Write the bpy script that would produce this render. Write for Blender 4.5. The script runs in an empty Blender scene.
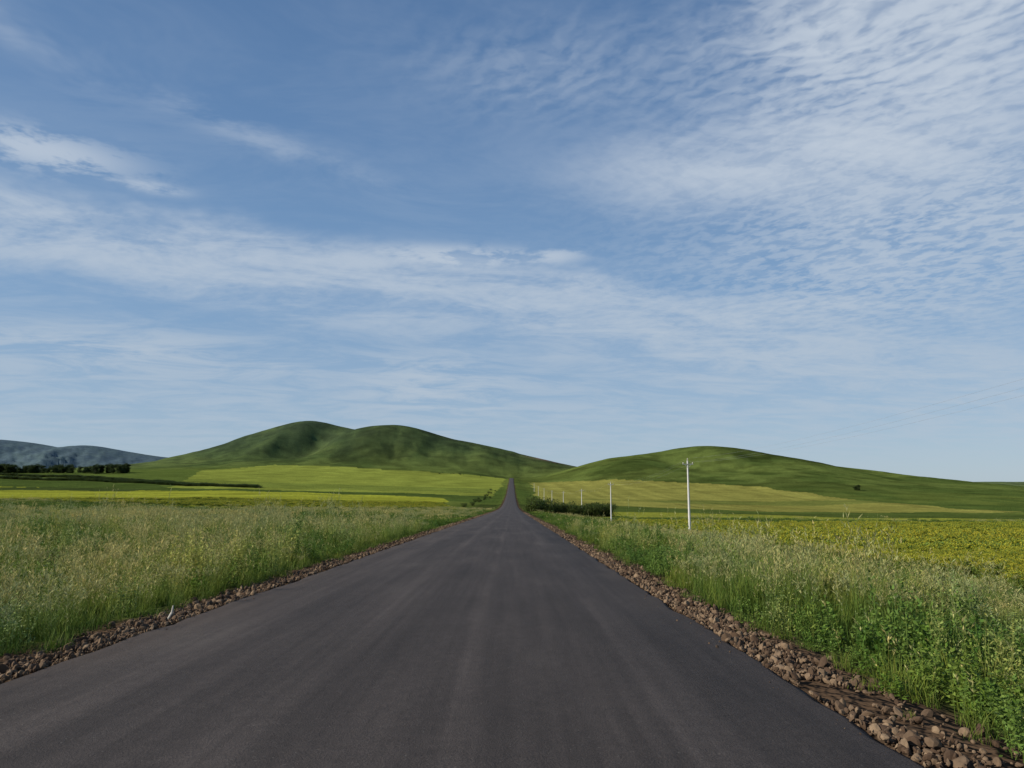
import bpy, math, random, bmesh
import numpy as np
from mathutils import Vector, Matrix
rng = np.random.default_rng(7)
random.seed(7)
scene = bpy.context.scene
F=740.0; HOR=488.0; CAMH=1.6
XL=-4.72; XR=2.60     # road edges

# ------------------------------------------------------------ noise helpers
_lat = np.random.default_rng(3).random((256,256))
def vn(x,y):
    xi=np.floor(x).astype(int); yi=np.floor(y).astype(int)
    fx=x-xi; fy=y-yi
    fx=fx*fx*(3-2*fx); fy=fy*fy*(3-2*fy)
    a=_lat[xi%256,yi%256]; b=_lat[(xi+1)%256,yi%256]
    c=_lat[xi%256,(yi+1)%256]; d=_lat[(xi+1)%256,(yi+1)%256]
    return (a*(1-fx)+b*fx)*(1-fy)+(c*(1-fx)+d*fx)*fy
def fbm(x,y,o=4):
    s=0;a=0.5;t=0
    for i in range(o):
        s=s+a*vn(x*2**i+17.3*i,y*2**i+5.1*i); t+=a; a*=0.5
    return s/t
def ss(a,b,x):
    t=np.clip((x-a)/(b-a),0,1); return t*t*(3-2*t)

# ------------------------------------------------------------ terrain
_ty=np.arange(-1200,14000,5.0)
_pz=np.interp(_ty,[-400,-150,0,200,330,450,650,1036,1500,1800,2500,4000,14000],
                  [6,3.45,0,-4.6,-7,-6.6,-4.5,5.8,21.9,22,20,0,-10])
_k=np.exp(-(np.arange(-30,31)*5.0/45)**2/2); _k/=_k.sum()
_pz=np.convolve(np.pad(_pz,30,mode='edge'),_k,mode='valid')
def zr(y): return np.interp(y,_ty,_pz)
def smtab(px,row,Y):
    px=np.array(px,float); row=np.array(row,float)
    X=(px-512)/F*Y; Z=CAMH+(HOR-row)/F*Y
    xs=np.linspace(X[0]-400,X[-1]+400,1200)
    z=np.interp(xs,X,Z); st=xs[1]-xs[0]; sg=Y*0.009
    n=int(3*sg/st)+1; k=np.exp(-(np.arange(-n,n+1)*st/sg)**2/2); k/=k.sum()
    z=np.convolve(np.pad(z,n,mode='edge'),k,mode='valid')
    return xs,z
HA=smtab([60,100,140,180,215,260,290,315,335,360,380,420,450,500],[482,476,472,466,456,439,429,424.5,428,435,441,450,462,478],2090)
HB=smtab([250,280,300,320,345,368,385,400,420,450,500,530,560,590,640,700],[476,462,451,441,434,431,429,428,431,439,449,456,463,469,478,490],2000)
HC=smtab([500,520,545,560,575,600,640,680,705,730,770,820,870,920,970,1024,1200,1500],
         [487,481,474,470,466,459,452,445.5,444.5,447,455,464,471,478,483,487.5,494,500],1500)
HD=smtab([-900,-500,-300,-100,-40,0,30,60,90,120,150,185,220,260],[462,450,444,447,443,440,443,449,445.5,451,456,460,472,492],6500)
def base(x,y):
    z=zr(y)
    far=ss(350,1000,x)*np.clip(z+8,0,100)*ss(100,400,y)
    z=z-far
    z=z-5.0*ss(25,260,x)*np.exp(-((y-560)/290)**2)
    z=z+13.0*ss(450,1200,y)*ss(-120,-560,x)*(1-ss(2500,4000,y))
    tl=XL-x; tr=x-XR
    lat=np.zeros_like(z)
    lat=lat-0.05-0.0002*np.clip(y,0,1500)
    lat=lat-0.30*ss(0.6,3.2,tl)+0.02*np.clip(tl-8,0,150)
    lat=lat-0.22*ss(0.4,2.2,tr)-1.65*ss(1.8,18,tr)-0.006*np.clip(tr-19,0,100)
    out=np.maximum(tl,tr)
    lat=lat+(fbm(x*0.35,y*0.35,3)-0.5)*0.30*ss(0.6,4,out)
    lat=lat+(fbm(x*0.02+9,y*0.02,3)-0.5)*2.2*ss(8,80,out)*ss(20,200,np.hypot(x,y))
    return z+lat
def smax(a,b,k): return np.maximum(a,b)+np.maximum(k-np.abs(a-b),0)**2/(4*k)*np.clip(np.minimum(a,b)/20,0,1)
def terr(x,y):
    x=np.asarray(x,float); y=np.asarray(y,float)
    b=base(x,y)
    tot=np.zeros_like(b)
    g=fbm(x*0.011+3,y*0.004+7,4)-0.5
    g2=np.abs(fbm(x*0.006+13,y*0.0022+3,3)-0.5)*2
    for (tab,Y,sf,sb) in ((HA,2090,300,400),(HB,2000,290,400),(HC,1500,360,500),(HD,6500,1200,2000)):
        xx=x+ (60*(fbm(x*0.002,y*0.004,2)-0.5))*ss(0,400,np.abs(y-Y))
        H=np.interp(xx,tab[0],tab[1])
        hb=np.maximum(H-zr(np.full_like(x,Y))*(1-ss(350,1000,x)),0)
        dy=y-Y
        s=np.where(dy<0,sf,sb)
        w=np.exp(-(np.abs(dy)/s)**1.8)
        h=hb*w*(1+(0.9*g+0.75*(g2-0.25))*(1-w)*np.clip(w*2.5,0,1))
        tot=smax(tot,np.maximum(h,0),22.0)
    h=tot
    h=h-40*np.exp(-((x+505)/65)**2-((y-1900)/150)**2)
    h=h-14*np.exp(-((x+180)/60)**2-((y-1800)/150)**2)
    h=h-16*np.exp(-((x-300)/60)**2-((y-1330)/160)**2)
    h=h*(1-np.exp(-(x/70)**2)*(1-ss(1560,1720,y)))
    return b+h*ss(0,200,y-400)

# ------------------------------------------------------------ utils
def new_obj(name,verts,faces,mat=None,smooth=False,coll=None):
    me=bpy.data.meshes.new(name)
    me.from_pydata([tuple(v) for v in verts],[],faces)
    me.update()
    if smooth: me.polygons.foreach_set('use_smooth',[True]*len(me.polygons))
    ob=bpy.data.objects.new(name,me)
    if mat: me.materials.append(mat)
    if coll is None: scene.collection.objects.link(ob)
    else: coll.objects.link(ob)
    return ob
def set_col(me,cols,name='Col'):
    a=me.color_attributes.new(name,'FLOAT_COLOR','POINT')
    c=np.ones((len(cols),4),np.float32); c[:,:3]=cols
    a.data.foreach_set('color',c.ravel())

class E:   # tiny node-expression helper
    def __init__(s,nt,sock): s.nt=nt; s.s=sock
    def _m(s,op,o=None,p=None):
        n=s.nt.nodes.new('ShaderNodeMath'); n.operation=op
        for i,v in enumerate((s,o,p)):
            if v is None: continue
            if isinstance(v,E): s.nt.links.new(v.s,n.inputs[i])
            else: n.inputs[i].default_value=v
        return E(s.nt,n.outputs[0])
    def __add__(s,o): return s._m('ADD',o)
    def __sub__(s,o): return s._m('SUBTRACT',o)
    def __mul__(s,o): return s._m('MULTIPLY',o)
    def __truediv__(s,o): return s._m('DIVIDE',o)
    __radd__=__add__; __rmul__=__mul__
    def pw(s,o): return s._m('POWER',o)
    def mx(s,o): return s._m('MAXIMUM',o)
    def mn(s,o): return s._m('MINIMUM',o)
    def sst(s,a,b,lo=0,hi=1):
        n=s.nt.nodes.new('ShaderNodeMapRange'); n.interpolation_type='SMOOTHSTEP'
        if a>b: a,b,lo,hi=b,a,hi,lo
        s.nt.links.new(s.s,n.inputs[0]); n.inputs[1].default_value=a; n.inputs[2].default_value=b
        n.inputs[3].default_value=lo; n.inputs[4].default_value=hi
        return E(s.nt,n.outputs[0])
    def gauss(s,c,w):
        t=(s-c)/w
        return (t*t*-1.0)._m('EXPONENT')
def comb(nt,x,y,z):
    n=nt.nodes.new('ShaderNodeCombineXYZ')
    for i,v in enumerate((x,y,z)):
        if isinstance(v,E): nt.links.new(v.s,n.inputs[i])
        else: n.inputs[i].default_value=v
    return n.outputs[0]
def noise(nt,vec,scale,detail=4,rough=0.5,dist=0.0):
    n=nt.nodes.new('ShaderNodeTexNoise'); n.inputs['Scale'].default_value=scale
    n.inputs['Detail'].default_value=detail; n.inputs['Roughness'].default_value=rough
    n.inputs['Distortion'].default_value=dist
    if vec is not None: nt.links.new(vec,n.inputs['Vector'])
    return E(nt,n.outputs['Fac'])
def mixc(nt,f,a,b,mode='MIX'):
    n=nt.nodes.new('ShaderNodeMix'); n.data_type='RGBA'; n.blend_type=mode
    for i,v in ((0,f),(6,a),(7,b)):
        if isinstance(v,E): nt.links.new(v.s,n.inputs[i])
        elif isinstance(v,bpy.types.NodeSocket): nt.links.new(v,n.inputs[i])
        elif i==0: n.inputs[i].default_value=v
        else: n.inputs[i].default_value=(*v,1)
    return n.outputs[2]
def new_mat(name):
    m=bpy.data.materials.new(name); m.use_nodes=True
    nt=m.node_tree; b=nt.nodes['Principled BSDF']
    b.inputs['Roughness'].default_value=0.9
    b.inputs['Specular IOR Level'].default_value=0.15
    return m,nt,b
def bump(nt,h,strength,dist,b):
    n=nt.nodes.new('ShaderNodeBump'); n.inputs['Strength'].default_value=strength
    n.inputs['Distance'].default_value=dist
    nt.links.new(h.s,n.inputs['Height']); nt.links.new(n.outputs[0],b.inputs['Normal'])

# ------------------------------------------------------------ materials
mg,nt,b=new_mat('ground_soil_and_meadow')
geo=nt.nodes.new('ShaderNodeNewGeometry'); pos=geo.outputs['Position']
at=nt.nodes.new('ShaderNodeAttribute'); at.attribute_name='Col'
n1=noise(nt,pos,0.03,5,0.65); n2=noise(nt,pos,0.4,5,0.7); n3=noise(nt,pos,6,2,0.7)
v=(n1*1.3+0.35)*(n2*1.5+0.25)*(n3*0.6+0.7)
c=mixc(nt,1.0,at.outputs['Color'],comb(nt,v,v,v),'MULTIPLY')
nt.links.new(c,b.inputs['Base Color']); b.inputs['Specular IOR Level'].default_value=0.0
bump(nt,n2*2.5+n3*0.3,0.7,0.8,b)

mr,nt,b=new_mat('asphalt')
geo=nt.nodes.new('ShaderNodeNewGeometry'); pos=geo.outputs['Position']
sx=nt.nodes.new('ShaderNodeSeparateXYZ'); nt.links.new(pos,sx.inputs[0])
X=E(nt,sx.outputs[0]); Y=E(nt,sx.outputs[1])
fine=noise(nt,pos,60,3,0.85); mid=noise(nt,pos,8,4,0.65)
streak=noise(nt,comb(nt,X*1.0,Y*0.03,0.0),2.2,4,0.6,0.3)
streak2=noise(nt,comb(nt,X*1.0,Y*0.02,3.0),7,3,0.6,0.2)
patch=noise(nt,comb(nt,X*1.0,Y*0.3,0.0),0.6,5,0.6)
Xw=X+(patch-0.5)*0.5
track=Xw.gauss(-0.45,0.10)+Xw.gauss(1.3,0.22)+Xw.gauss(-3.5,0.25)+Xw.gauss(-1.9,0.2)
v=(fine*2.0)*(mid*0.6+0.7)*(streak*0.9+0.55)*(streak2*0.7+0.65)*(patch*1.2+0.42)*(track*0.24+0.95)
dust=(X.sst(1.7,2.65)+(X*-1.0).sst(3.8,4.8))*patch.sst(0.35,0.7)
c=mixc(nt,1.0,(0.060,0.048,0.041),comb(nt,v,v,v),'MULTIPLY')
c=mixc(nt,patch.sst(0.55,0.75)*0.30,c,(0.10,0.085,0.07))
c=mixc(nt,dust*0.5,c,(0.095,0.068,0.048))
spk=noise(nt,pos,38,1,0.5).sst(0.70,0.78)
c=mixc(nt,spk*0.5,c,(0.17,0.15,0.13))
nt.links.new(c,b.inputs['Base Color'])
b.inputs['Roughness'].default_value=0.8; b.inputs['Specular IOR Level'].default_value=0.2
bump(nt,fine*1.0+mid*0.5,0.9,0.014,b)

def plant_mat(name,trans=0.28,tint_noise=0.16,warm=(1.28,1.15,0.85),cool=(0.58,0.77,0.72)):
    m,nt,b=new_mat(name)
    at=nt.nodes.new('ShaderNodeAttribute'); at.attribute_name='Col'
    oi=nt.nodes.new('ShaderNodeObjectInfo'); geo=nt.nodes.new('ShaderNodeNewGeometry')
    r=E(nt,oi.outputs['Random'])
    n=noise(nt,geo.outputs['Position'],tint_noise,3,0.6)
    f=(r*0.45+n.sst(0.38,0.62)*0.55)
    t=mixc(nt,f,cool,warm)
    c=mixc(nt,1.0,at.outputs['Color'],t,'MULTIPLY')
    nt.links.new(c,b.inputs['Base Color'])
    b.inputs['Roughness'].default_value=0.6
    tr=nt.nodes.new('ShaderNodeBsdfTranslucent'); nt.links.new(c,tr.inputs[0])
    mx=nt.nodes.new('ShaderNodeMixShader'); mx.inputs[0].default_value=trans
    nt.links.new(b.outputs[0],mx.inputs[1]); nt.links.new(tr.outputs[0],mx.inputs[2])
    nt.links.new(mx.outputs[0],nt.nodes['Material Output'].inputs[0])
    return m
m_grass=plant_mat('grass_blades')
m_rape=plant_mat('rapeseed_plants',0.3,0.03,(1.08,1.03,0.95),(0.88,0.95,0.9))
m_leaf=plant_mat('shrub_leaves',0.25,0.05,(1.15,1.0,0.8),(0.85,0.95,0.95))
mrock,nt,b=new_mat('gravel_stone')
oi=nt.nodes.new('ShaderNodeObjectInfo'); tc=nt.nodes.new('ShaderNodeTexCoord')
n=noise(nt,tc.outputs['Object'],3,3,0.6)
c=mixc(nt,E(nt,oi.outputs['Random']).pw(2.0),(0.075,0.046,0.028),(0.24,0.165,0.10))
v=n*0.9+0.55
c=mixc(nt,1.0,c,comb(nt,v,v,v),'MULTIPLY'); nt.links.new(c,b.inputs['Base Color'])
mcon,nt,b=new_mat('pole_concrete')
tc=nt.nodes.new('ShaderNodeTexCoord'); n=noise(nt,tc.outputs['Object'],2.5,5,0.6)
nt.links.new(mixc(nt,n,(0.5,0.48,0.44),(0.72,0.70,0.65)),b.inputs['Base Color'])
mins,nt,b=new_mat('insulator_porcelain'); b.inputs['Base Color'].default_value=(0.5,0.45,0.4,1); b.inputs['Roughness'].default_value=0.25
mmet,nt,b=new_mat('galvanised_steel'); b.inputs['Base Color'].default_value=(0.35,0.35,0.36,1); b.inputs['Roughness'].default_value=0.5; b.inputs['Metallic'].default_value=0.3

# ------------------------------------------------------------ ground sheet
ang=np.concatenate([np.arange(-46,46,0.1),np.arange(46,314,1.5)])
ang=np.radians(ang); NA=len(ang)
rad=[0.6]
while rad[-1]<13500: rad.append(rad[-1]*1.0125+0.01)
rad=np.array(rad); NR=len(rad)
A,R=np.meshgrid(ang,rad)
GX=(R*np.sin(A)).ravel(); GY=(R*np.cos(A)).ravel()
GZ=terr(GX,GY)
co=np.stack([GX,GY,GZ],1)
co=np.vstack([co,[[0,0,float(terr(np.array([0.]),np.array([0.]))[0])]]])
i=np.arange(NR-1)[:,None]*NA; j=np.arange(NA)[None,:]; j2=(j+1)%NA
q=np.stack([i+j,i+j2,i+NA+j2,i+NA+j],-1).reshape(-1,4)
ctr=NR*NA
tri=np.stack([np.full(NA,ctr),(np.arange(NA)+1)%NA,np.arange(NA)],-1)
me=bpy.data.meshes.new('ground')
me.vertices.add(len(co)); me.vertices.foreach_set('co',co.ravel().astype(np.float32))
me.loops.add(q.size+tri.size); me.loops.foreach_set('vertex_index',np.concatenate([q[:,::-1].ravel(),tri.ravel()]).astype(np.int32))
nq=len(q); nt_=len(tri)
me.polygons.add(nq+nt_)
me.polygons.foreach_set('loop_start',np.concatenate([np.arange(nq)*4,nq*4+np.arange(nt_)*3]).astype(np.int32))
me.polygons.foreach_set('use_smooth',[True]*(nq+nt_))
me.update(); me.validate()
ground=bpy.data.objects.new('ground',me); scene.collection.objects.link(ground); me.materials.append(mg)

def pip(px,py,poly):
    ins=np.zeros(len(px),bool); n=len(poly)
    for k in range(n):
        x1,y1=poly[k]; x2,y2=poly[(k+1)%n]
        if y1==y2: continue
        c=((y1>py)!=(y2>py))&(px<(x2-x1)*(py-y1)/(y2-y1)+x1)
        ins^=c
    return ins
P_L1=[(-1200,300),(-90,200),(-24,290),(-50,520),(-200,640),(-1200,860)]
P_L2=[(-330,720),(-14,620),(-14,1500),(-500,1550),(-560,1350)]
P_R1=[(21,-60),(21.5,155),(130,140),(600,100),(600,-60)]
P_R3=[(24,215),(24,330),(420,300),(420,190)]
P_R4=[(22,440),(30,1250),(160,1080),(300,900),(330,640),(330,480),(150,430)]
def in_field(x,y): return pip(x,y,P_L1)|pip(x,y,P_R1)
x=co[:,0]; y=co[:,1]; z=co[:,2]; d=np.hypot(x,y)
def C(*c): return np.array(c,float)
col=np.empty((len(x),3)); 
t=ss(0.35,0.65,fbm(x*0.03+4,y*0.012,4))[:,None]
col[:]=C(0.078,0.112,0.024)*(1-t)+C(0.125,0.155,0.032)*t
# hills
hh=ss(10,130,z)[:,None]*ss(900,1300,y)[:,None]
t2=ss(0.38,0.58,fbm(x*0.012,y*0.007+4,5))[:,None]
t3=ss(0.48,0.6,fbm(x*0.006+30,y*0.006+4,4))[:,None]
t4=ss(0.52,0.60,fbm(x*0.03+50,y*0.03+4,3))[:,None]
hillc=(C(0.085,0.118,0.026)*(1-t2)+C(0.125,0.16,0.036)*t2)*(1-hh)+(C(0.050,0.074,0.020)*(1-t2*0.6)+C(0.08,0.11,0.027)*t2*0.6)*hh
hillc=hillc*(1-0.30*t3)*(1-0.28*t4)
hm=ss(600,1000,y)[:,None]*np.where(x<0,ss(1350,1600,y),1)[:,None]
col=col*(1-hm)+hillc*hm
def wob(s): return (fbm(x*0.02+s,y*0.02,3)-0.5)*16*ss(60,300,d)
def paint(poly,c,amt=1.0):
    global col
    m=pip(x+wob(1),y+wob(7),poly).astype(float)[:,None]*amt
    col=col*(1-m)+np.asarray(c)*m
st=0.82+0.36*vn(x*0.12,y*0.004)[:,None]
paint([(-1500,560),(-90,560),(-16,520),(-16,640),(-300,760),(-1500,1250)],C(0.07,0.10,0.022))
paint(P_L1,C(0.27,0.28,0.032)*(0.75+0.5*vn(x*0.01,y*0.03)[:,None]))
paint(P_L2,C(0.235,0.265,0.045)*(0.85+0.3*vn(x*0.03,y*0.006)[:,None]))
paint([(-330,760),(-20,700),(-20,850),(-420,960)],C(0.13,0.165,0.032),0.6)
paint([(-1500,900),(-640,930),(-380,800),(-330,720),(-560,1350),(-1500,1400)],C(0.10,0.135,0.028))
paint([(-1500,560),(-330,640),(-330,690),(-1500,700)],C(0.055,0.075,0.02))
paint(P_R3,C(0.24,0.25,0.036)*(0.8+0.4*vn(x*0.01,y*0.06)[:,None]))
paint([(22,155),(22,215),(420,185),(420,125)],C(0.08,0.11,0.024))
paint([(22,330),(22,430),(600,420),(600,290)],C(0.085,0.115,0.025))
paint(P_R4,C(0.26,0.245,0.055)*st)
paint([(150,560),(330,640),(330,700),(150,640),(40,600)],C(0.13,0.16,0.035),0.7)
m=pip(x,y,P_R1).astype(float)[:,None]; col=col*(1-m)+C(0.18,0.19,0.022)*m
m=(ss(18.2,18.9,x)*(1-ss(20.5,21.2,x))*(y<160)*ss(0.3,0.45,fbm(x*0.2,y*0.08,3)))[:,None]
col=col*(1-m)+C(0.055,0.038,0.024)*m
out=np.maximum(XL-x,x-XR)
m=((1-ss(0.7,1.5,out+(fbm(x*1.1,y*1.1,3)-0.5)*1.0))*(y<1490))[:,None]
col=col*(1-m)+C(0.085,0.055,0.034)*m
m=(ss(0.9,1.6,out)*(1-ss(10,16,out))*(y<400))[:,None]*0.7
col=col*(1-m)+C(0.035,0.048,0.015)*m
m=np.exp(-((x-85)/45)**2-((y-1960)/60)**2)[:,None]*ss(0.35,0.5,fbm(x*0.05,y*0.05,3))[:,None]
col=col*(1-m)+C(0.28,0.14,0.11)*m
haze_tint=(1-np.exp(-np.clip(d-1500,0,None)/7500))[:,None]
col=col*(1-haze_tint)+C(0.12,0.17,0.24)*haze_tint  # aerial haze painted into the ground colour, bluer with distance
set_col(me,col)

# ------------------------------------------------------------ road
ys=np.concatenate([np.arange(-40,80,0.5),np.arange(80,400,2),np.arange(400,1560,8)])
vs=[];cx=np.array([XL-0.12,XL,XL+0.08,-3.0,-1.1,0.7,XR-0.08,XR,XR+0.12])
cz=np.array([-0.4,-0.03,0.0,0.03,0.045,0.03,0.0,-0.03,-0.4])
ew=0.12
for yy in ys:
    zz=float(zr(yy)); 
    l=(float(fbm(np.array([yy*1.7]),np.array([2.]),3)[0])-0.5)*2*ew
    r=(float(fbm(np.array([yy*1.7]),np.array([9.]),3)[0])-0.5)*2*ew
    for k in range(9):
        o=l if k<3 else (r if k>5 else 0)
        vs.append((cx[k]+o,yy,zz+cz[k]))
fs=[]
for a in range(len(ys)-1):
    for k in range(8):
        fs.append((a*9+k,a*9+k+1,(a+1)*9+k+1,(a+1)*9+k))
road=new_obj('road',vs,fs,mr,True)

# ------------------------------------------------------------ instancing
def make_coll(name,objs):
    c=bpy.data.collections.new(name)
    for k,(v,f,colr,mat) in enumerate(objs):
        ob=new_obj('%s_%02d'%(name,k),v,f,mat,False,c)
        if colr is not None: set_col(ob.data,colr)
    return c
def scatter(name,pts,rot,scl,idx,coll):
    me=bpy.data.meshes.new(name); n=len(pts)
    me.vertices.add(n); me.vertices.foreach_set('co',np.asarray(pts,np.float32).ravel())
    for nm,dat in (('rot',rot),('scl',scl)):
        a=me.attributes.new(nm,'FLOAT_VECTOR','POINT'); a.data.foreach_set('vector',np.asarray(dat,np.float32).ravel())
    a=me.attributes.new('idx','INT','POINT'); a.data.foreach_set('value',np.asarray(idx,np.int32))
    ob=bpy.data.objects.new(name,me); scene.collection.objects.link(ob)
    ng=bpy.data.node_groups.new(name+'_gn','GeometryNodeTree')
    ng.interface.new_socket(name='Geometry',in_out='INPUT',socket_type='NodeSocketGeometry')
    ng.interface.new_socket(name='Geometry',in_out='OUTPUT',socket_type='NodeSocketGeometry')
    gi=ng.nodes.new('NodeGroupInput'); go=ng.nodes.new('NodeGroupOutput')
    ci=ng.nodes.new('GeometryNodeCollectionInfo'); ci.inputs['Collection'].default_value=coll
    ci.inputs['Separate Children'].default_value=True; ci.inputs['Reset Children'].default_value=True
    ip=ng.nodes.new('GeometryNodeInstanceOnPoints'); ip.inputs['Pick Instance'].default_value=True
    def na(nm,ty):
        q=ng.nodes.new('GeometryNodeInputNamedAttribute'); q.data_type=ty; q.inputs[0].default_value=nm
        return [o for o in q.outputs if o.enabled][0]
    L=ng.links.new
    L(gi.outputs[0],ip.inputs['Points']); L(ci.outputs[0],ip.inputs['Instance'])
    L(na('idx','INT'),ip.inputs['Instance Index']); L(na('rot','FLOAT_VECTOR'),ip.inputs['Rotation'])
    L(na('scl','FLOAT_VECTOR'),ip.inputs['Scale']); L(ip.outputs[0],go.inputs[0])
    md=ob.modifiers.new('scatter','NODES'); md.node_group=ng
    return ob

class MB:
    def __init__(s): s.v=[];s.f=[];s.c=[]
    def blade(s,x,y,h,az,lean,w,c0,c1,seg=3,z0=0):
        n=len(s.v); dx,dy=math.cos(az),math.sin(az); px,py=-dy,dx
        tw=random.uniform(-0.6,0.6); px,py=px*math.cos(tw)-py*math.sin(tw),px*math.sin(tw)+py*math.cos(tw)
        for k in range(seg):
            t=k/seg; ww=w*(1-0.6*t)*0.5; o=lean*h*t*t; zz=z0+h*(t-0.25*lean*t*t)
            for sg in (-1,1):
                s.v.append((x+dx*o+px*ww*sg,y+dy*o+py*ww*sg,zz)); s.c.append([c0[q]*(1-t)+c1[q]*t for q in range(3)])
        s.v.append((x+dx*lean*h,y+dy*lean*h,z0+h*(1-0.25*lean))); s.c.append(c1)
        for k in range(seg-1): a=n+2*k; s.f.append((a,a+1,a+3,a+2))
        a=n+2*(seg-1); s.f.append((a,a+1,a+2))
    def leaf(s,p,L,w,c,up=None):
        az=random.uniform(0,6.283); el=random.uniform(-0.5,1.0) if up is None else up
        d=Vector((math.cos(az)*math.cos(el),math.sin(az)*math.cos(el),math.sin(el)))
        sd=d.cross(Vector((random.uniform(-1,1),random.uniform(-1,1),1))).normalized()
        p=Vector(p); n=len(s.v)
        for q in (p,p+d*L*0.45+sd*w,p+d*L,p+d*L*0.45-sd*w): s.v.append(tuple(q)); s.c.append(c)
        s.f.append((n,n+1,n+2,n+3))
    def out(s,m): return (s.v,s.f,s.c,m)
U=random.uniform
def jit(c,a=0.28):
    k=1+U(-a,a); return [c[0]*k*(1+U(-0.08,0.12)),c[1]*k,c[2]*k]
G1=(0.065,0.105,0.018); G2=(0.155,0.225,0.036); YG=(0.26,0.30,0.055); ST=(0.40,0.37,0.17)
def grass_clump(R,n,h0,h1,w,seed_frac,dry=0.04,ym=0.4,wild=0.8):
    m=MB()
    for _ in range(n):
        r=R*math.sqrt(random.random()); a=U(0,6.283); h=U(h0,h1)*(1-0.25*r/R)
        c1=jit(YG if random.random()<ym else G2); 
        if random.random()<dry: c1=jit((0.30,0.27,0.11))
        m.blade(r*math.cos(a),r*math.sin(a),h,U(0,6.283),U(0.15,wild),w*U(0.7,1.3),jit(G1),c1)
    for _ in range(int(n*seed_frac)):
        r=R*math.sqrt(random.random()); a=U(0,6.283); h=U(h1*1.0,h1*1.4); az=U(0,6.283)
        x0,y0=r*math.cos(a),r*math.sin(a)
        le=U(0.05,0.3)
        m.blade(x0,y0,h,az,le,w*0.5,jit(G2),jit((0.26,0.28,0.09)),3)
        for k in range(8):
            t=U(0.76,1.0); p=(x0+math.cos(az)*le*h*t*t,y0+math.sin(az)*le*h*t*t,h*(t-0.25*le*t*t))
            m.leaf(p,U(0.04,0.10)*(1 if w<0.015 else 1.8),w*0.6,jit(ST),U(0.5,1.3))
    return m.out(m_grass)
def weed_clump(R,n,h0,h1,c,leafL,leafs=26):
    m=MB()
    for _ in range(n):
        r=R*math.sqrt(random.random()); a=U(0,6.283); h=U(h0,h1)
        x0,y0=r*math.cos(a),r*math.sin(a); az=U(0,6.283); le=U(0.0,0.3)
        m.blade(x0,y0,h,az,le,0.012,jit((0.08,0.10,0.025)),jit(c),3)
        for k in range(leafs):
            t=U(0.15,1.0); sp=(1.05-t)*0.10
            p=(x0+math.cos(az)*le*h*t*t+U(-sp,sp),y0+math.sin(az)*le*h*t*t+U(-sp,sp),h*(t-0.25*le*t*t))
            m.leaf(p,leafL*U(0.6,1.2)*(1.2-0.5*t),leafL*0.2,jit(c),U(-0.2,1.1))
    return m.out(m_grass)
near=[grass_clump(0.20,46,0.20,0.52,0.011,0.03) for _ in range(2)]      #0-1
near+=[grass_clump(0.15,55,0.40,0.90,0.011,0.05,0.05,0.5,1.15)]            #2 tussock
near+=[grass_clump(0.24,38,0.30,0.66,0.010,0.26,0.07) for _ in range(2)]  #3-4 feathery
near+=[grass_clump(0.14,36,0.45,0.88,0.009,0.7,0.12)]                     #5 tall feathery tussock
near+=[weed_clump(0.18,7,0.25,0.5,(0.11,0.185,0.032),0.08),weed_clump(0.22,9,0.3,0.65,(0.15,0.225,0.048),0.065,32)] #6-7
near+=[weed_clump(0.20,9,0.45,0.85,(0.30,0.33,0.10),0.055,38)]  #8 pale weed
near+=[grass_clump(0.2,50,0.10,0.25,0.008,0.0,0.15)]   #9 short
farc=[grass_clump(0.8,130,0.2,0.55,0.026,0.02),grass_clump(0.8,110,0.3,0.68,0.022,0.26,0.08),
      weed_clump(0.7,26,0.22,0.52,(0.10,0.165,0.030),0.13,14)]
def rape(R,n,w,big=1.0):
    m=MB()
    for _ in range(n):
        r=R*math.sqrt(random.random()); a=U(0,6.283); h=U(0.55,0.8)
        x0,y0=r*math.cos(a),r*math.sin(a)
        for b_ in range(3):
            az=U(0,6.283); le=U(0.05,0.25)
            m.blade(x0,y0,h*U(0.85,1),az,le,w,jit((0.09,0.14,0.03)),jit((0.22,0.26,0.035)),2)
            for k in range(5):
                t=U(0.25,0.9); m.leaf((x0+math.cos(az)*le*h*t*t,y0+math.sin(az)*le*h*t*t,h*t),0.12*big,0.025*big,jit((0.15,0.215,0.038)))
            for k in range(6):
                t=U(0.84,1.0); m.leaf((x0+math.cos(az)*le*h*t*t+U(-.04,.04),y0+math.sin(az)*le*h*t*t+U(-.04,.04),h*t*0.97),0.045*big,0.018*big,jit((0.43,0.40,0.04)))
    return m.out(m_rape)
rapes=[rape(0.35,12,0.01) for _ in range(2)]+[rape(1.0,34,0.02,1.9) for _ in range(2)]
c_near=make_coll('grass_clump',near); c_far=make_coll('meadow_clump',farc); c_rape=make_coll('rapeseed_clump',rapes)

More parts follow.
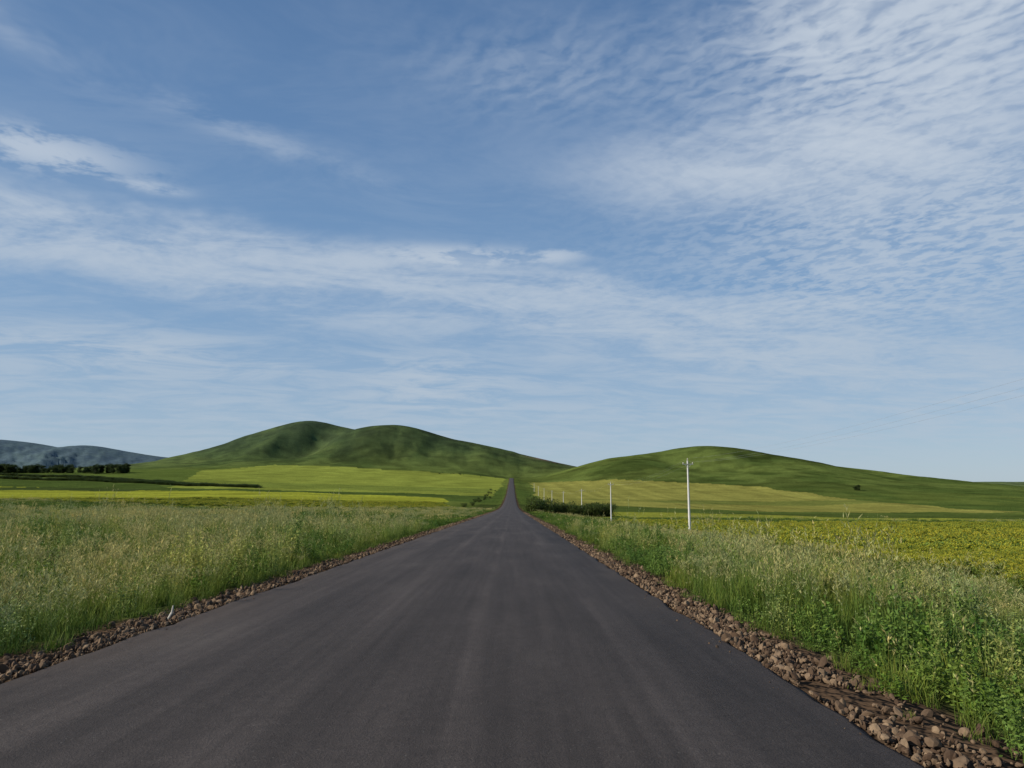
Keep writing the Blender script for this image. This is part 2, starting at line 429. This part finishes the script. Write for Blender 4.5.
def sample(r1,r2,dens,amax=46):
    a=math.radians(amax); area=a*(r2*r2-r1*r1); n=int(area*dens)
    r=np.sqrt(rng.uniform(r1*r1,r2*r2,n)); t=rng.uniform(-a,a,n)
    return r*np.sin(t),r*np.cos(t)
def build(x,y,idx,s,hs):
    n=len(x); z=terr(x,y)
    rot=np.stack([rng.uniform(-.14,.14,n),rng.uniform(-.14,.14,n),rng.uniform(0,6.283,n)],1)
    scl=np.stack([s,s,s*hs],1)
    return np.stack([x,y,z-0.02],1),rot,scl,idx
PA=[]
for (r1,r2,dn) in ((2,9,19),(9,18,12),(18,32,6),(32,55,3.0)):
    x,y=sample(r1,r2,dn)
    out=np.maximum(XL-x,x-XR)
    e=0.60+(fbm(x*0.8,y*0.8,2)-0.5)*1.1+rng.uniform(-.15,.3,len(x))
    k=(out>e)&~pip(x,y,P_R1)&~((x>18.4)&(x<20.6)&(rng.random(len(x))<0.85))
    k&=~((out>1.5)&(fbm(x*0.9+70,y*0.9,2)<0.36))
    x=x[k];y=y[k];out=out[k]; n=len(x)
    pn=fbm(x*0.25,y*0.25,3)+rng.normal(0,0.05,n)
    u=rng.random(n)
    left=x<0
    idx=rng.integers(0,2,n)
    idx=np.where((u<0.33)&(out>1.2),2,idx)
    fe=left&(pn>0.50); idx=np.where(fe&(u<0.85),rng.integers(3,6,n),idx)
    fe2=(~left)&(pn>0.64); idx=np.where(fe2&(u<0.7),rng.integers(3,6,n),idx)
    we=(~left)&(pn<0.50)&(u<0.7); idx=np.where(we,rng.integers(6,8,n),idx)
    we=left&(pn<0.42)&(u<0.6); idx=np.where(we,rng.integers(6,8,n),idx)
    pw=(fbm(x*0.6+40,y*0.6,2)>0.61)&(u<0.6); idx=np.where(pw,8,idx)
    idx=np.where((out<1.0)&(u<0.6),9,idx)
    s=rng.uniform(0.7,1.3,n)*(0.6+0.4*ss(0.5,2.2,out))*(1+0.15*(r1>15))
    hs=rng.uniform(0.75,1.2,n)*(0.15+1.65*fbm(x*0.45+8,y*0.45,3))*np.where(left,1.15,1.0)*np.where(x>8,0.72,1)
    PA.append(build(x,y,idx,s,hs))
cat=lambda L:[np.concatenate([p[k] for p in L]) for k in range(4)]
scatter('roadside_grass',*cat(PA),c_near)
PB=[]
for (r1,r2,dn) in ((50,90,0.85),(90,160,0.34),(160,280,0.12)):
    x,y=sample(r1,r2,dn,42)
    out=np.maximum(XL-x,x-XR)
    k=(out>1.6)&~in_field(x,y)&~((x>18.2)&(x<20.8)&(y<160)&(rng.random(len(x))<0.75))&~pip(x,y,P_R3)
    x=x[k];y=y[k];n=len(x)
    pn=fbm(x*0.06,y*0.06,3)+rng.normal(0,0.05,n)
    idx=np.where(pn>0.53,1,np.where(pn<0.46,2,0))
    idx=np.where((x>0)&(idx==1)&(pn<0.66),0,idx)
    PB.append(build(x,y,idx,rng.uniform(0.75,1.3,n),rng.uniform(0.4,1.2,n)))
scatter('meadow_grass',*cat(PB),c_far)
PC=[]
for (r1,r2,dn,i0) in ((20,60,2.6,0),(60,110,0.7,2),(110,200,0.35,2)):
    x,y=sample(r1,r2,dn,46)
    k=pip(x,y,P_R1)&(x>21.4+rng.uniform(-.3,.3,len(x)))
    x=x[k];y=y[k];n=len(x)
    PC.append(build(x,y,i0+rng.integers(0,2,n),rng.uniform(0.85,1.2,n),rng.uniform(0.75,1.1,n)))
x,y=sample(200,420,0.09,38); k=pip(x,y,P_L1); x=x[k];y=y[k];n=len(x)
PC.append(build(x,y,2+rng.integers(0,2,n),rng.uniform(0.9,1.3,n),rng.uniform(0.8,1.0,n)))
scatter('rapeseed_crop',*cat(PC),c_rape)

# ------------------------------------------------------------ gravel
rocks=[]
for k in range(8):
    bm=bmesh.new(); bmesh.ops.create_icosphere(bm,subdivisions=2,radius=0.5)
    sc=Vector((U(0.8,1.2),U(0.6,1.0),U(0.45,0.75)))
    planes=[Vector((U(-1,1),U(-1,1),U(-1,1))).normalized() for _ in range(7)]
    for v in bm.verts:
        for p in planes:
            dd=v.co.dot(p)-0.33
            if dd>0: v.co-=p*dd
        v.co=Vector((v.co.x*sc.x,v.co.y*sc.y,v.co.z*sc.z))*U(0.95,1.05)
    rocks.append(([tuple(v.co) for v in bm.verts],[tuple(v.index for v in f.verts) for f in bm.faces],None,mrock)); bm.free()
c_rock=make_coll('stone',rocks)
PR=[]
for (y1,y2,dn,smin) in ((1.5,14,430,0.018),(14,30,180,0.032),(30,70,55,0.06),(70,180,13,0.09)):
    for side in (-1,1):
        n=int((y2-y1)*dn)
        y=rng.uniform(y1,y2,n); t=np.abs(rng.normal(0.22,0.30,n))-0.03
        strays=rng.random(n)<0.012; t=np.where(strays,-rng.uniform(0,0.3,n),t)
        k=(t<1.2)&(fbm(y*0.9+t*2,t*2.0+side*9,3)>0.30); y=y[k];t=t[k];st_=strays[k];n=len(y)
        x=np.where(side<0,XL-t,XR+t)
        s=smin+rng.gamma(1.2,0.022,n); s=np.where(st_,s*0.35,s); s=np.clip(s,0.010,0.16)
        z=np.where(t<0,zr(y)+0.0,terr(x,y))+s*0.15+np.where((t>0)&(t<0.5),rng.uniform(0,0.03,n),0)
        PR.append((np.stack([x,y,z],1),rng.uniform(0,6.283,(n,3)),np.stack([s,s,s],1),rng.integers(0,8,n)))
scatter('gravel_shoulder',*cat(PR),c_rock)

# ------------------------------------------------------------ shrubs / trees
def cyl(m,p0,p1,r0,r1,seg=6):
    p0=Vector(p0);p1=Vector(p1);d=(p1-p0).normalized(); a=d.orthogonal().normalized(); b_=d.cross(a); n=len(m.v)
    for p,r in ((p0,r0),(p1,r1)):
        for k in range(seg):
            t=6.2832*k/seg; m.v.append(tuple(p+a*math.cos(t)*r+b_*math.sin(t)*r)); m.c.append((0.07,0.05,0.035))
    for k in range(seg): m.f.append((n+k,n+(k+1)%seg,n+seg+(k+1)%seg,n+seg+k))
def crown(h,w,trunk,nl,lL,c,lo=0.15):
    m=MB()
    cyl(m,(0,0,-0.3),(0,0,trunk+h*0.3),0.035*h*0.5+0.05,0.04)
    blobs=[]
    for k in range(11):
        a=U(0,6.283); r=w*0.5*U(0.1,0.75); zz=trunk+(h-trunk)*U(lo,0.85)
        b0=(r*math.cos(a),r*math.sin(a),zz); blobs.append((b0,U(0.20,0.36)*w))
        cyl(m,(0,0,trunk*0.8),b0,0.05,0.02,4)
    for _ in range(nl):
        b0,br=random.choice(blobs); 
        d=Vector((random.gauss(0,1),random.gauss(0,1),random.gauss(0,1))).normalized()*br*U(0.5,1.05)
        m.leaf((b0[0]+d.x,b0[1]+d.y,max(0.05,b0[2]+d.z*0.8)),lL*U(.7,1.3),lL*0.33,jit(c,0.35))
    return m.out(m_leaf)
c_shrub=make_coll('shrub_source',[crown(2.6,3.2,0.1,1500,0.22,(0.055,0.085,0.02),0.05) for _ in range(3)])
c_tree=make_coll('tree_source',[crown(9,5.5,0.5,2200,0.55,(0.045,0.07,0.022),0.02) for _ in range(3)])
def mass(name,pts,coll,s0,s1,wide=1.15):
    pts=np.array(pts); n=len(pts); z=terr(pts[:,0],pts[:,1])
    s=rng.uniform(s0,s1,n)
    scatter(name,np.stack([pts[:,0],pts[:,1],z-0.1],1),np.stack([np.zeros(n),np.zeros(n),rng.uniform(0,6.28,n)],1),np.stack([s*wide,s*wide,s],1),rng.integers(0,3,n),coll)
pts=[]
for k in range(40):
    t=k/39; pts.append((6.0+t*24+U(-.8,.8),222+U(-6,6)+t*10))
mass('hedge',pts,c_shrub,0.9,1.7)
pts=[(-900+ U(0,150),1130+U(-25,25)) for _ in range(80)]+[(-780+U(0,200),1120+U(-20,20)) for _ in range(80)]
mass('distant_treeline',pts,c_tree,0.6,1.7,1.35)
pts=[]
for k in range(380):
    t=random.random()**0.8; pts.append((-760+t*440+U(-4,4),1050-t*270+U(-4,4)))
for k in range(240):
    t=random.random(); pts.append((-520+t*270,860-t*120+U(-3,3)))
for k in range(150):
    t=random.random(); pts.append((-660+t*150,900-t*50+U(-3,3)))
mass('field_shrubs',pts,c_shrub,0.6,1.4,2.0)
pts=[(-16-U(0,7),330+U(0,500)) for _ in range(14)]+[(-150+U(0,130),1500+U(-20,20)) for _ in range(16)]
mass('roadside_shrubs',pts,c_shrub,0.5,0.9)
pts=[(385+U(-3,3),830+U(-3,3)) for _ in range(3)]
mass('hillside_tree',pts,c_tree,0.6,0.8,1.2)

# ------------------------------------------------------------ utility poles + wires
H=8.7
def ring(m,z0,z1,r0,r1,x=0,y=0,seg=10): cyl(m,(x,y,z0),(x,y,z1),r0,r1,seg)
py=[-87,0,87,174,258,350,450,560,680,810]
def px_(y): return 18.1+0.028*y if y<200 else 24.0
tops=[]
for n_,yy in enumerate(py):
    xx=px_(yy); zz=float(terr(np.array([xx]),np.array([float(yy)]))[0])
    par=bpy.data.objects.new('utility_pole',None); scene.collection.objects.link(par); par.location=(xx,yy,zz)
    m=MB()
    for k in range(6):
        t0=k/6;t1=(k+1)/6; cyl(m,(0,0,-0.4+(H+0.4)*t0),(0,0,-0.4+(H+0.4)*t1),0.155-0.07*t0,0.155-0.07*t1,14)
    o1=new_obj('shaft',m.v,m.f,mcon,True); o1.parent=par
    m=MB(); a0=H-0.45;a1=H-0.38
    v=[(-0.62,-0.14,a0),(0.62,-0.14,a0),(0.62,-0.08,a0),(-0.62,-0.08,a0),(-0.62,-0.14,a1),(0.62,-0.14,a1),(0.62,-0.08,a1),(-0.62,-0.08,a1)]
    f=[(0,3,2,1),(4,5,6,7),(0,1,5,4),(1,2,6,5),(2,3,7,6),(3,0,4,7)]
    m.v+=v; m.f+=f; m.c+=[(0,0,0)]*8
    cyl(m,(-0.4,-0.11,a0),(0,-0.11,a0-0.4),0.018,0.018,5); cyl(m,(0.4,-0.11,a0),(0,-0.11,a0-0.4),0.018,0.018,5)
    ring(m,H-0.1,H+0.12,0.02,0.02)
    o2=new_obj('cross_arm',m.v,m.f,mmet); o2.parent=par
    m=MB()
    for (ix,iy,iz) in ((-0.55,-0.11,a1),(0.55,-0.11,a1),(0,0,H+0.08)):
        ring(m,iz,iz+0.06,0.04,0.07,ix,iy); ring(m,iz+0.06,iz+0.12,0.07,0.035,ix,iy); ring(m,iz+0.12,iz+0.18,0.06,0.04,ix,iy); ring(m,iz+0.18,iz+0.2,0.04,0.005,ix,iy)
    o3=new_obj('insulators',m.v,m.f,mins,True); o3.parent=par
    tops.append([(xx-0.55,yy-0.11,zz+a1+.18),(xx+0.55,yy-0.11,zz+a1+.18),(xx,yy,zz+H+.26)])
cu=bpy.data.curves.new('power_lines','CURVE'); cu.dimensions='3D'; cu.bevel_depth=0.003; cu.bevel_resolution=1
for a in range(len(tops)-1):
    for w in range(3):
        p=np.array(tops[a][w]);q_=np.array(tops[a+1][w]); sp=cu.splines.new('POLY'); sp.points.add(16)
        for k in range(17):
            t=k/16; r=p*(1-t)+q_*t; r[2]-=4*1.1*t*(1-t); sp.points[k].co=(*r,1)
cu.materials.append(mmet)
pl=bpy.data.objects.new('power_lines',cu); scene.collection.objects.link(pl)
m=MB(); cyl(m,(0,0,0),(0.05,0.02,0.10),0.014,0.016,7); cyl(m,(0.05,0.02,0.10),(0.07,0.0,0.2),0.016,0.009,7)
mw,nt,b=new_mat('bleached_wood'); tc=nt.nodes.new('ShaderNodeTexCoord'); nn=noise(nt,tc.outputs['Object'],30)
nt.links.new(mixc(nt,nn,(0.45,0.4,0.32),(0.7,0.66,0.58)),b.inputs['Base Color'])
s_=new_obj('wooden_stick',m.v,m.f,mw); s_.location=(-4.95,11.0,float(terr(np.array([-4.95]),np.array([11.]))[0])+0.03)

# ------------------------------------------------------------ light, sky
SUN_AZ=math.radians(-108); SUN_EL=math.radians(28)
sd=Vector((math.sin(SUN_AZ)*math.cos(SUN_EL),math.cos(SUN_AZ)*math.cos(SUN_EL),math.sin(SUN_EL)))
li=bpy.data.lights.new('sun','SUN'); li.energy=5.0; li.angle=math.radians(0.5); li.color=(1,0.94,0.84)
lo=bpy.data.objects.new('sun',li); scene.collection.objects.link(lo)
lo.rotation_euler=(-sd).to_track_quat('-Z','Y').to_euler()
w=bpy.data.worlds.new('World'); scene.world=w; w.use_nodes=True; nt=w.node_tree
bg=nt.nodes['Background']; bg.inputs[1].default_value=0.1
try:
    w.cycles.sampling_method='MANUAL'; w.cycles.sample_map_resolution=256
except Exception as e: pass
sky=nt.nodes.new('ShaderNodeTexSky'); sky.sky_type='NISHITA'; sky.sun_disc=False
sky.sun_elevation=SUN_EL; sky.sun_rotation=SUN_AZ; sky.altitude=600; sky.air_density=1.0; sky.dust_density=0.6; sky.ozone_density=1.5
tc=nt.nodes.new('ShaderNodeTexCoord'); sp=nt.nodes.new('ShaderNodeSeparateXYZ'); nt.links.new(tc.outputs['Generated'],sp.inputs[0])
DX,DY,DZ=[E(nt,sp.outputs[k]) for k in range(3)]
az=DX._m('ARCTAN2',DY)*57.2958; el=DZ.mn(1.0)._m('ARCSINE')*57.2958
zz=DZ.mx(0.0)+0.10
PX=DX/zz; PY=DY/zz
th=math.radians(12); cs,sn=math.cos(th),math.sin(th)
RX=PX*cs+PY*sn; RY=PY*cs-PX*sn
soft=noise(nt,comb(nt,RX*0.8,RY*1.0,0.0),1.5,4,0.6,0.4)
wisps=noise(nt,comb(nt,RX*0.65,RY*1.1,9.0),3.0,5,0.68,0.5)
W=wisps.sst(0.36,0.68)
thr=math.radians(-42); RX2=PX*math.cos(thr)+PY*math.sin(thr); RY2=PY*math.cos(thr)-PX*math.sin(thr)
RY3=RY2+(soft-0.5)*0.55
wv=nt.nodes.new('ShaderNodeTexWave'); wv.wave_type='BANDS'; wv.bands_direction='Y'
wv.inputs['Scale'].default_value=6.0; wv.inputs['Distortion'].default_value=4.5; wv.inputs['Detail'].default_value=2; wv.inputs['Detail Scale'].default_value=2.4; wv.inputs['Detail Roughness'].default_value=0.6
nt.links.new(comb(nt,RX2,RY3,0.0),wv.inputs['Vector']); rip=E(nt,wv.outputs['Fac'])
puff=noise(nt,comb(nt,RX2*0.9,RY2*1.2,2.0),18,3,0.6,0.3).sst(0.38,0.62)
el0=(az*-0.138)+(az*az*-0.0021)+14.2
dband=el-el0+(soft-0.5)*6.0
band=dband.sst(-5.0,0.0)*dband.sst(4.0,1.2)*(W*0.95+puff*0.18+0.26)
band=band*az.sst(36,12,0.3,1.0)
low=el.gauss(5.5,5.0)*(W*0.55+0.08)+el.gauss(9.5,1.4)*az.gauss(-28,10)*W*1.0+el.gauss(8.0,2.0)*az.gauss(-6,5)*W*1.1
def blob(a0,e0,wa,we,wn=0.0,slope=0.0):
    p=(az-a0)/wa; q=(el-e0-(az-a0)*slope)/we
    r=p*p+q*q
    if wn: r=r+(soft-0.5)*wn
    return (r*-1.0)._m('EXPONENT').mn(1.0)
tex=(rip*0.42+puff*0.55+0.12)
patch=blob(32,30.0,12.5,6.8,3.0,0.1)*(tex*1.5+W*0.4)
bank=blob(24,23.2,13.5,2.5,1.8,-0.02)*(W*0.8+puff*0.20+0.50)*1.4
cells=blob(30,16.5,15,4.8,1.5)*(puff*0.85+W*0.35+0.08)*0.95
topr=blob(3,31.0,10,3.0,1.0)*(rip*0.35+puff*0.30)*0.4
pn=noise(nt,comb(nt,az*0.10,el*0.30,0.0),2.2,4,0.65,0.2)
sm=blob(-34,21.6,5.0,1.1)*pn.sst(0.40,0.58)*1.3+blob(-27,20.6,2.0,0.35)*pn.sst(0.3,0.6)*0.9
sm2=blob(-4.5,17.7,5.5,0.7)*pn.sst(0.42,0.58)*1.3+blob(3.5,17.8,2,0.5)*pn.sst(0.4,0.6)
veil=W*0.08+0.02+blob(-20,25,9,0.9,1.0,-0.22)*W*0.35+blob(-36,28,5,1.0,1.0,-0.3)*W*0.35
dens=(band*0.9+low+patch+bank+cells+topr+sm+sm2+veil).mx(0.0)
dens=(dens*-1.1)._m('EXPONENT')*-1.0+1.0
dens=dens*el.sst(-1,4)
rp=nt.nodes.new('ShaderNodeValToRGB'); cr=rp.color_ramp
nt.links.new((el/60.0).mx(0.0).s,rp.inputs[0])
stops=[(0.0,(0.38,0.50,0.62)),(5/60,(0.30,0.44,0.61)),(14/60,(0.19,0.345,0.57)),(26/60,(0.115,0.24,0.46)),(38/60,(0.072,0.17,0.365)),(1.0,(0.045,0.12,0.29))]
cr.elements[0].position=0; cr.elements[0].color=(*stops[0][1],1)
cr.elements[1].position=1; cr.elements[1].color=(*stops[-1][1],1)
for p_,c_ in stops[1:-1]:
    e_=cr.elements.new(p_); e_.color=(*c_,1)
vm=mixc(nt,1.0,rp.outputs[0],(10,10,10),'MULTIPLY')
base_sky=mixc(nt,0.80,sky.outputs[0],vm)
cc=mixc(nt,el.sst(3,28),(4.6,5.4,6.3),(5.5,6.2,7.1))
fc=mixc(nt,dens,base_sky,cc)
nt.links.new(fc,bg.inputs[0])

# ------------------------------------------------------------ camera
cam=bpy.data.cameras.new('camera'); cam.sensor_width=36; cam.lens=F/1024*36; cam.clip_end=40000; cam.clip_start=0.05
co_=bpy.data.objects.new('camera',cam); scene.collection.objects.link(co_)
co_.location=(0,0,CAMH); co_.rotation_euler=(math.radians(98.0),0,0)
scene.camera=co_
scene.view_settings.view_transform='Standard'; scene.view_settings.look='None'; scene.view_settings.exposure=0
